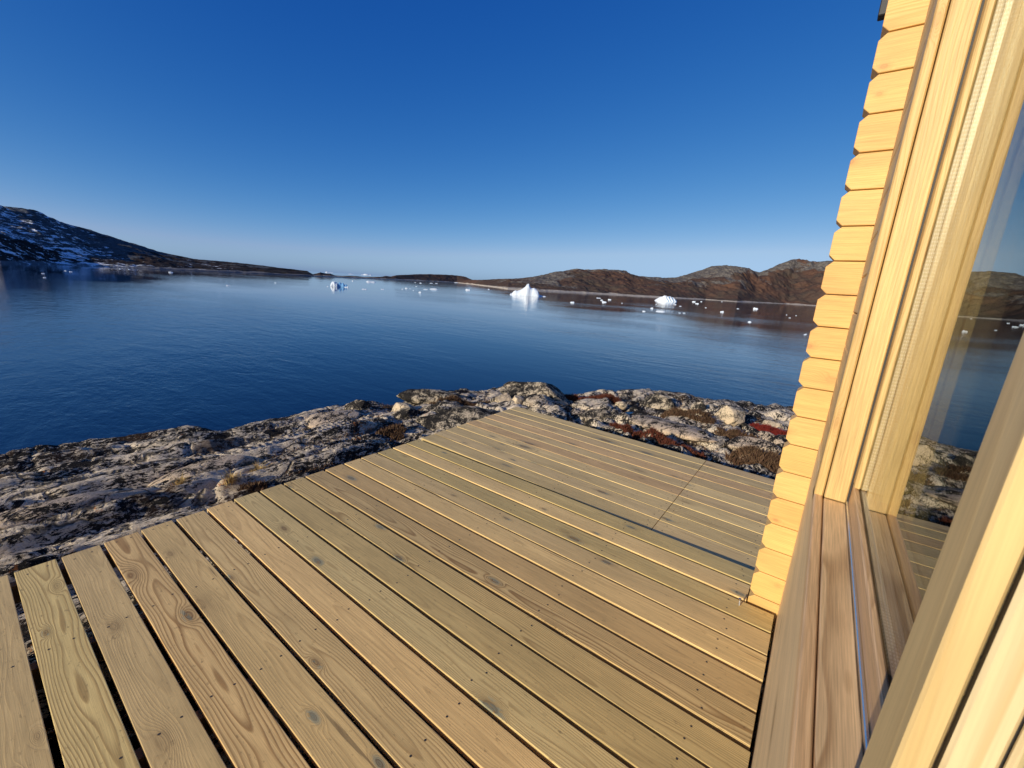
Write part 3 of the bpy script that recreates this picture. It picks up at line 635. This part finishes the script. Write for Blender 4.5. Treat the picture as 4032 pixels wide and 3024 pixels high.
FL = [(-250, 144, 1.0, 'tiny white ice bit just left of the half blue iceberg'), (-477, 308, 2.9, 'small white ice lump between the half blue iceberg and the islets'), (-470, 329, 12.9, 'thin long white ice sheet below the islets'),
 (-247, 155, 2.9, 'low ice rubble touching the right end of the half blue iceberg'), (-225, 153, 3.5, 'flat ice floe trailing a dark ripple right of the half blue iceberg'), (-235, 173, 2.6, 'flat white floe midway between the half blue iceberg and the scattered bits'),
 (-251, 202, 1.2, 'small dim ice bit, leftmost of the loose cluster in the middle of the bay'), (-271, 222, 2.4, 'knobbly white ice piece at the top of the middle cluster'), (-269, 224, 1.1, 'tiny ice piece touching the right of the knobbly one'),
 (-343, 294, 1.8, 'single upright ice knob standing above the middle cluster'), (-233, 197, 1.0, 'round ice bit below the upright knob'), (-202, 176, 2.2, 'twin humped ice piece, nearest of the middle cluster'),
 (-263, 235, 3.9, 'flat ice slab forming the left end of a long white row'), (-274, 254, 7.6, 'long white ice slab forming the right end of the row'), (-583, 509, 4.3, 'white floe below the dark middle island'),
 (-645, 550, 2.8, 'dim little floe left of the one below the dark island'), (-1120, 933, 5.8, 'white ice bit stranded at the foot of the dark island'), (-646, 592, 6.8, 'thin floe, left of two below the right end of the dark island'), (-660, 619, 6.1, 'thin floe, right of two below the right end of the dark island'),
 (-1140, 1170, 18.5, 'bright long floe at the tip of the pale rocky point'), (-288, 312, 5.0, 'white floe left of the peaked iceberg in open water'), (-350, 418, 2.9, 'small floe between the peaked iceberg and the pale rocky point'),
 (-192, 297, 8.9, 'flat ice tongue floating at the right foot of the peaked iceberg'), (-121, 221, 3.0, 'lone white floe between the peaked and the striped iceberg'), (-186, 393, 5.0, 'flat white floe at the top of a trio under the brown slope'),
 (-150, 323, 2.4, 'middle small floe of the trio under the brown slope'), (-126, 276, 3.5, 'biggest blocky floe at the bottom of the trio'), (-160, 361, 3.2, 'rounded floe right of the trio'), (-118, 288, 1.1, 'tiny ice bit alone right of the blocky floe'),
 (-79, 236, 1.9, 'small floe left below the striped iceberg'), (-67, 190, 1.7, 'blocky little floe, furthest left below the striped iceberg'), (-64, 204, 4.8, 'long flat white floe directly below the striped iceberg'),
 (-105, 322, .9, 'tiny ice bit at the left foot of the striped iceberg'), (-103, 365, 1.7, 'small white bit at the right foot of the striped iceberg'), (-89, 328, 2.2, 'thin floe right below the striped iceberg'),
 (-56, 207, 1.3, 'left half of a broken pair right of the long flat floe'), (-55, 211, 1.5, 'right half of a broken pair right of the long flat floe'), (-145, 595, 5.0, 'white floe, upper of two close to the right shore'), (-113, 478, 3.9, 'white floe, lower of two close to the right shore'),
 (-152, 666, 2.9, 'round white bit right of the pair close to the right shore'), (-74, 341, 1.5, 'thin pale bit in the dark hill reflection'), (-50, 273, 2.4, 'hollow grey white floe in the dark hill reflection'), (-60, 390, 2.2, 'faint thin floe in the hill reflection left of the bright lens'),
 (-53, 437, 4.5, 'bright lens shaped floe below the pale shore boulder'), (-23, 180, 1.6, 'blocky white floe on blue water nearest the deck'), (-21, 319, .9, 'tiny bit, left of three near the log wall'), (-16, 320, .9, 'tiny bright bit, right of three near the log wall'),
 (-16, 268, 1.2, 'tiny flat bit, lowest of three near the log wall'), (-4, 138, .7, 'left piece of clear ice against the log ends'), (-3.9, 141, .6, 'right piece of clear ice against the log ends'), (-160, 857, 2.7, 'white bit on the waterline left of the pale shore boulder'),
 (-294, 30, 1.3, 'white floe with a long ripple at the far left of the bay'), (-243, 25, 1.1, 'white floe nearest the left frame edge below the rippled one'), (-345, 46, 1.5, 'bright floe right of the rippled one under the snowy hill'), (-362, 46, 1.3, 'thin floe touching the bright one under the snowy hill'),
 (-525, 102, 1.6, 'tiny bit at the foot of the snowy hill, left of two'), (-519, 107, 1.6, 'tiny bit at the foot of the snowy hill, right of two'), (-467, 124, 3.4, 'ragged floe under the middle of the snowy hill'), (-218, 78, 1.3, 'small bit, left of a pair in open pale water'), (-219, 79, 1.0, 'small bit, right of a pair in open pale water'), (-285, 129, 1.3, 'faint speck of ice left of the half blue iceberg')]
rf = random.Random(5)
for i, (x, y, w, lab) in enumerate(FL):
    prof = [.35] + [rf.uniform(.45, 1) for _ in range(rf.choice([3, 4, 5, 6]))] + [.3]
    flat = any(k in lab for k in ('flat', 'thin', 'long', 'tongue', 'sheet'))
    dist = math.hypot(x, y)
    h = max(w * (.12 if flat else .30), dist * .0010)
    floe('ice_floe', x, y, w * (.95 if w > 3 else .85), h, max(w * .7, .9), prof, M['ice'], lab, 'ice floe', 'small ice floes adrift in the bay', i + 30, 18, 9)

rs = random.Random(9)
for (x, y, s, lab) in [(-138.5, 283.5, 2.2, 'small square tan boulder on the waterline below the brown slope')]:
    pass

# ------------------------------------------------------------------ deck
deck = empty('wooden_deck', (-1.4, .4, 0)); tag(deck, 'near wooden deck of wide tan boards with open gaps', 'deck')
deck2 = empty('wooden_deck', (-1.4, 3.4, 0)); tag(deck2, 'far wooden deck of tighter greyer boards, slightly lower with a joint line', 'deck')
bpy.context.view_layer.update()
JO = [-2.86, -2.18, -1.50, -.82, -.12]
def plank(name, x0, x1, y0, y1, z1, mat, parent, joists, rg, tilt=0.):
    c = ((x0 + x1) / 2, (y0 + y1) / 2, z1 - .014)
    bm = box_bm(x0, x1, y0, y1, z1 - .028, z1, .0020, 2)
    bmesh.ops.translate(bm, verts=bm.verts[:], vec=-Vector(c))
    # slight cupping of the board faces is left to the texture; screw heads sit a hair proud
    heads = []
    for jx in joists:
        if x0 + .01 < jx < x1 - .01:
            for fy in (.27, .73):
                heads.append((jx + rg.uniform(-.018, .018) - c[0], y0 + (y1 - y0) * (fy + rg.uniform(-.05, .05)) - c[1]))
    for hx, hy in heads:
        r_ = bmesh.ops.create_circle(bm, cap_ends=True, radius=.0042, segments=8)
        for v in r_['verts']: v.co = Vector((v.co.x + hx, v.co.y + hy, .0146))
        for f in {f for v in r_['verts'] for f in v.link_faces}: f.material_index = 1
    me = bpy.data.meshes.new(name); bm.normal_update(); bm.to_mesh(me); bm.free()
    me.materials.append(mat); me.materials.append(M['screw'])
    o = bpy.data.objects.new(name, me); COL.objects.link(o); o.parent = parent
    o.location = Vector(c) - parent.location
    o.rotation_euler = (rg.uniform(-.004, .004), tilt, rg.uniform(-.0012, .0012))
    return o
rg = random.Random(3)
PITCH, BW = .1592, .1408
for i in range(-13, 16):
    y0 = .010 + PITCH * i + rg.uniform(-.0015, .0015)
    x1 = .066 + rg.uniform(-.003, .003)
    if y0 > 2.36: x1 = .55
    x0 = -2.905 - .012 * min(max(i, 0) / 6, 1) + rg.uniform(-.004, .004)
    if y0 + BW > 2.26 and y0 < 2.36:
        x1 = -.062
    plank('plank', x0, x1, y0, y0 + BW + rg.uniform(-.002, .002), rg.uniform(-.0015, .0015), M['deck'], deck, JO, rg)
for jx in JO: o = box('joist', jx - .022, jx + .022, -2.05, 2.54, -.128, -.032, M['joist'], None); o.parent = deck; o.location -= deck.location
for jx in (-2.7, -1.5, -.3):
    for jy in (-1.2, .6, 2.3):
        zz = zt(jx, jy); o = box('post', jx - .045, jx + .045, jy - .045, jy + .045, zz - .05, -.13, M['joist']); o.parent = deck; o.location -= deck.location
YB = [2.582, 2.752, 2.907, 3.068, 3.222, 3.378, 3.528, 3.692, 3.850, 4.006]
deck2.rotation_euler = (0, R(.62), 0)
deck2.location = (-2.92, 3.4, .002)
for i, y0 in enumerate(YB):
    y1 = (YB + [4.160])[i + 1] - .0105
    plank('plank', -2.925 + rg.uniform(-.004, .004), -.672, y0, y1, rg.uniform(-.001, .001), M['deck_far'], deck2, [-2.86, -2.2, -1.45, -.72], rg)
    plank('plank', -.668, .75, y0 + rg.uniform(-.002, .002), y1, rg.uniform(-.001, .001), M['deck_far'], deck2, [-.62, -.1, .5], rg)
for jx in (-2.86, -2.2, -1.45, -.67, -.1, .6):
    o = box('joist', jx - .022, jx + .022, 2.585, 4.13, -.128, -.032, M['joist']); o.parent = deck2; o.location -= deck2.location
for jx in (-2.7, -1.5, -.3):
    zz = zt(jx, 3.9); o = box('post', jx - .045, jx + .045, 3.83, 3.92, zz - .08, -.13, M['joist']); o.parent = deck2; o.location -= deck2.location

# a lone screw standing in a deck board near the corner
bm = bmesh.new()
bmesh.ops.create_cone(bm, cap_ends=True, segments=12, radius1=.0028, radius2=.0028, depth=.040)
for v in bm.verts: v.co.z += .018
r_ = bmesh.ops.create_cone(bm, cap_ends=True, segments=14, radius1=.003, radius2=.0062, depth=.005)
for v in r_['verts']: v.co.z += .0375
for k in range(7):
    r_ = bmesh.ops.create_cone(bm, cap_ends=True, segments=10, radius1=.0038, radius2=.0026, depth=.0022)
    for v in r_['verts']: v.co.z += .004 + k * .004
sc_ = bm_obj('screw', bm, M['steel']); sc_.location = (-.084, 2.172, 0); sc_.rotation_euler = (R(3), R(-4), 0)
tag(sc_, 'single silver screw standing half driven in a deck board beside the log corner', 'screw')

# ------------------------------------------------------------------ cabin
cab = empty('log_cabin', (0, 0, 0)); tag(cab, 'yellow log cabin wall with protruding chamfered log ends and a framed window', 'cabin')
LP = .1366
def log_bm(L, th, h, ch, axis, endch):
    """log of width th and height h with chamfered long edges; axis X or Y; ends cut with chamfered corners"""
    bm = bmesh.new()
    g = .0015
    prof = [(-th / 2, -h / 2 + ch), (-th / 2, h / 2 - ch), (-th / 2 + ch, h / 2 - g), (th / 2 - ch, h / 2 - g), (th / 2, h / 2 - ch), (th / 2, -h / 2 + ch), (th / 2 - ch, -h / 2 + g), (-th / 2 + ch, -h / 2 + g)]
    rings = []
    secs = [(-L / 2, endch), (-L / 2 + endch, 0.), (L / 2, 0.)]
    for (l, cut) in secs:
        ring = []
        for (p, q) in prof:
            qq = max(-h / 2 + g + cut, min(h / 2 - g - cut, q)) if cut else q
            ring.append(bm.verts.new((l, p, qq) if axis == 'X' else (p, l, qq)))
        rings.append(ring)
    for a, b in zip(rings[:-1], rings[1:]):
        for k in range(8): bm.faces.new((a[k], a[(k + 1) % 8], b[(k + 1) % 8], b[k]))
    bm.faces.new(rings[0][::-1]); bm.faces.new(rings[-1])
    bmesh.ops.recalc_face_normals(bm, faces=bm.faces[:])
    return bm
for k in range(-2, 23):
    z0 = .036 + LP * k
    tip = -.058 + .0075 * (z0) + rg.uniform(-.002, .002)
    L = .62 - tip; th = .095
    bm = log_bm(L, th, LP, .0035, 'X', .0225)
    bmesh.ops.bevel(bm, geom=[e for e in bm.edges if e.is_manifold], offset=.0014, segments=1, affect='EDGES')
    o = bm_obj('log_end', bm, M['log'], cab); o.location = (tip + L / 2, 2.2575 + th / 2 + rg.uniform(-.0007, .0007), z0 + LP / 2)
# window wall logs (along Y), outside face at x = .080
def wall_logs(y0, y1, k0, k1, nm='wall_logs'):
    bm = bmesh.new()
    for k in range(k0, k1):
        t = log_bm(y1 - y0, .095, LP, .005, 'Y', 0.0005)
        for v in t.verts: v.co += Vector((.080 + .0475, (y0 + y1) / 2, .036 + LP * k + LP / 2 - .5 * LP))
        me = bpy.data.meshes.new('tmp'); t.to_mesh(me); t.free(); bm.from_mesh(me); bpy.data.meshes.remove(me)
    o = bm_obj(nm, bm, M['log_y'], cab); return o
kw0 = 7            # sill sits near z = .93
wall_logs(1.60, 2.2565, -1, 23); wall_logs(-3.6, 1.60, -1, kw0); wall_logs(-3.6, -.8, kw0, 23); wall_logs(-.8, 1.60, 19, 23)
# other walls, floor, ceiling and roof close the cabin
box('gable_wall', .63, 4.2, 2.2575, 2.3525, -.3, 3.2, M['log'], cab); box('back_wall', 4.2, 4.3, -3.6, 2.3525, -.3, 3.2, M['log_y'], cab); box('rear_gable_wall', .08, 4.2, -3.7, -3.61, -.3, 3.2, M['log'], cab)
box('inner_lining', .20, 4.18, 2.236, 2.2555, 0, 3.1, M['interior'], cab, 0)
box('floor', .18, 4.19, -3.6, 2.23, -.05, .02, M['interior'], cab, 0)
box('ceiling', .18, 4.19, -3.6, 2.23, 3.05, 3.12, M['interior'], cab, 0)
bm = bmesh.new()
for (x0, x1, z0, z1) in [(-.02, 2.2, 3.22, 4.15)]:
    vs = [bm.verts.new(c) for c in [(x0, -3.9, z0), (x1, -3.9, z1), (x1, 2.5, z1), (x0, 2.5, z0), (x0, -3.9, z0 + .09), (x1, -3.9, z1 + .09), (x1, 2.5, z1 + .09), (x0, 2.5, z0 + .09)]]
    for f in [(0, 1, 2, 3), (7, 6, 5, 4), (0, 4, 5, 1), (1, 5, 6, 2), (2, 6, 7, 3), (3, 7, 4, 0)]: bm.faces.new([vs[i] for i in f])
vs = [bm.verts.new(c) for c in [(4.5, -3.9, 3.22), (2.2, -3.9, 4.15), (2.2, 2.5, 4.15), (4.5, 2.5, 3.22), (4.5, -3.9, 3.31), (2.2, -3.9, 4.24), (2.2, 2.5, 4.24), (4.5, 2.5, 3.31)]]
for f in [(3, 2, 1, 0), (4, 5, 6, 7), (1, 5, 4, 0), (2, 6, 5, 1), (3, 7, 6, 2), (0, 4, 7, 3)]: bm.faces.new([vs[i] for i in f])
bm_obj('roof', bm, M['black'], cab)
box('corner_flashing', -.062, -.036, 2.290, 2.335, 2.572, 3.2, M['black'], cab, .003)

# window, built as a part of the cabin with its own pieces
D = 1.50; ZS = .9345; ZT = 2.52; YN = -.79
win = bpy.data.objects.new('window', None); COL.objects.link(win); win.parent = cab; tag(win)
wp = win
box('casing', .0675, .0895, 1.510, 1.605, ZS - .03, ZT + .09, M['jamb'], wp, .0035)
box('casing', .0675, .0895, YN, 1.508, ZT, ZT + .09, M['jamb'], wp, .0035)
box('jamb', .0920, .1440, 1.497, 1.585, ZS, ZT, M['jamb'], wp, .003)
box('sash_stile', .1490, .1630, 1.455, 1.512, ZS + .066, ZT, M['jamb'], wp, .003)
box('groove', .1435, .1493, 1.503, 1.56, ZS, ZT, M['slot'], wp, 0)
box('spacer_bar', .1675, .1795, 1.478, 1.486, ZS + .06, ZT, M['spacer'], wp, 0)
box('inner_jamb', .1845, .2475, 1.494, 1.585, ZS, ZT, M['jamb'], wp, .003)
box('sill_board', .0675, .0900, YN, 1.607, ZS - .035, ZS, M['sill'], wp, .006, seg=3)
box('sill_board', .0922, .1435, YN, 1.496, ZS - .035, ZS - .0005, M['sill'], wp, .002)
box('weather_strip', .1440, .1500, YN, 1.496, ZS - .01, ZS + .010, M['strip'], wp, .0015)
box('sash_rail', .1502, .1630, YN, 1.512, ZS + .002, ZS + .062, M['sill'], wp, .003)
box('spacer_bar', .1675, .1795, YN, 1.477, ZS + .050, ZS + .058, M['spacer'], wp, 0)
box('inner_sill', .1845, .2400, YN, 1.493, ZS - .03, ZS + .035, M['sill'], wp, .003)
box('apron', .0770, .0900, -3.4, 2.2555, -.12, ZS - .037, M['front'], wp, .003)
box('glass_pane', .1632, .1670, .33, 1.50, ZS + .05, ZT, M['glass'], wp, 0)
box('glass_pane', .1800, .1838, .33, 1.50, ZS + .05, ZT, M['glass'], wp, 0)
LN = .021
box('mullion', .1135, .1345, .425, .500, ZS + .004, ZT, M['mull'], wp, .0025, lean=LN)
box('groove', .1350, .1800, .4055, .4275, ZS + .004, ZT, M['slot'], wp, 0, lean=LN)
box('mullion_board', .1290, .1545, .400, .405, ZS + .004, ZT, M['cream'], wp, .0025, lean=LN)
box('mullion_board', .1560, .1640, .398, .404, ZS + .004, ZT, M['cream'], wp, .002, lean=LN)
box('sash_stile', .1650, .2400, .402, .43, ZS + .004, ZT, M['slot'], wp, 0, lean=LN)
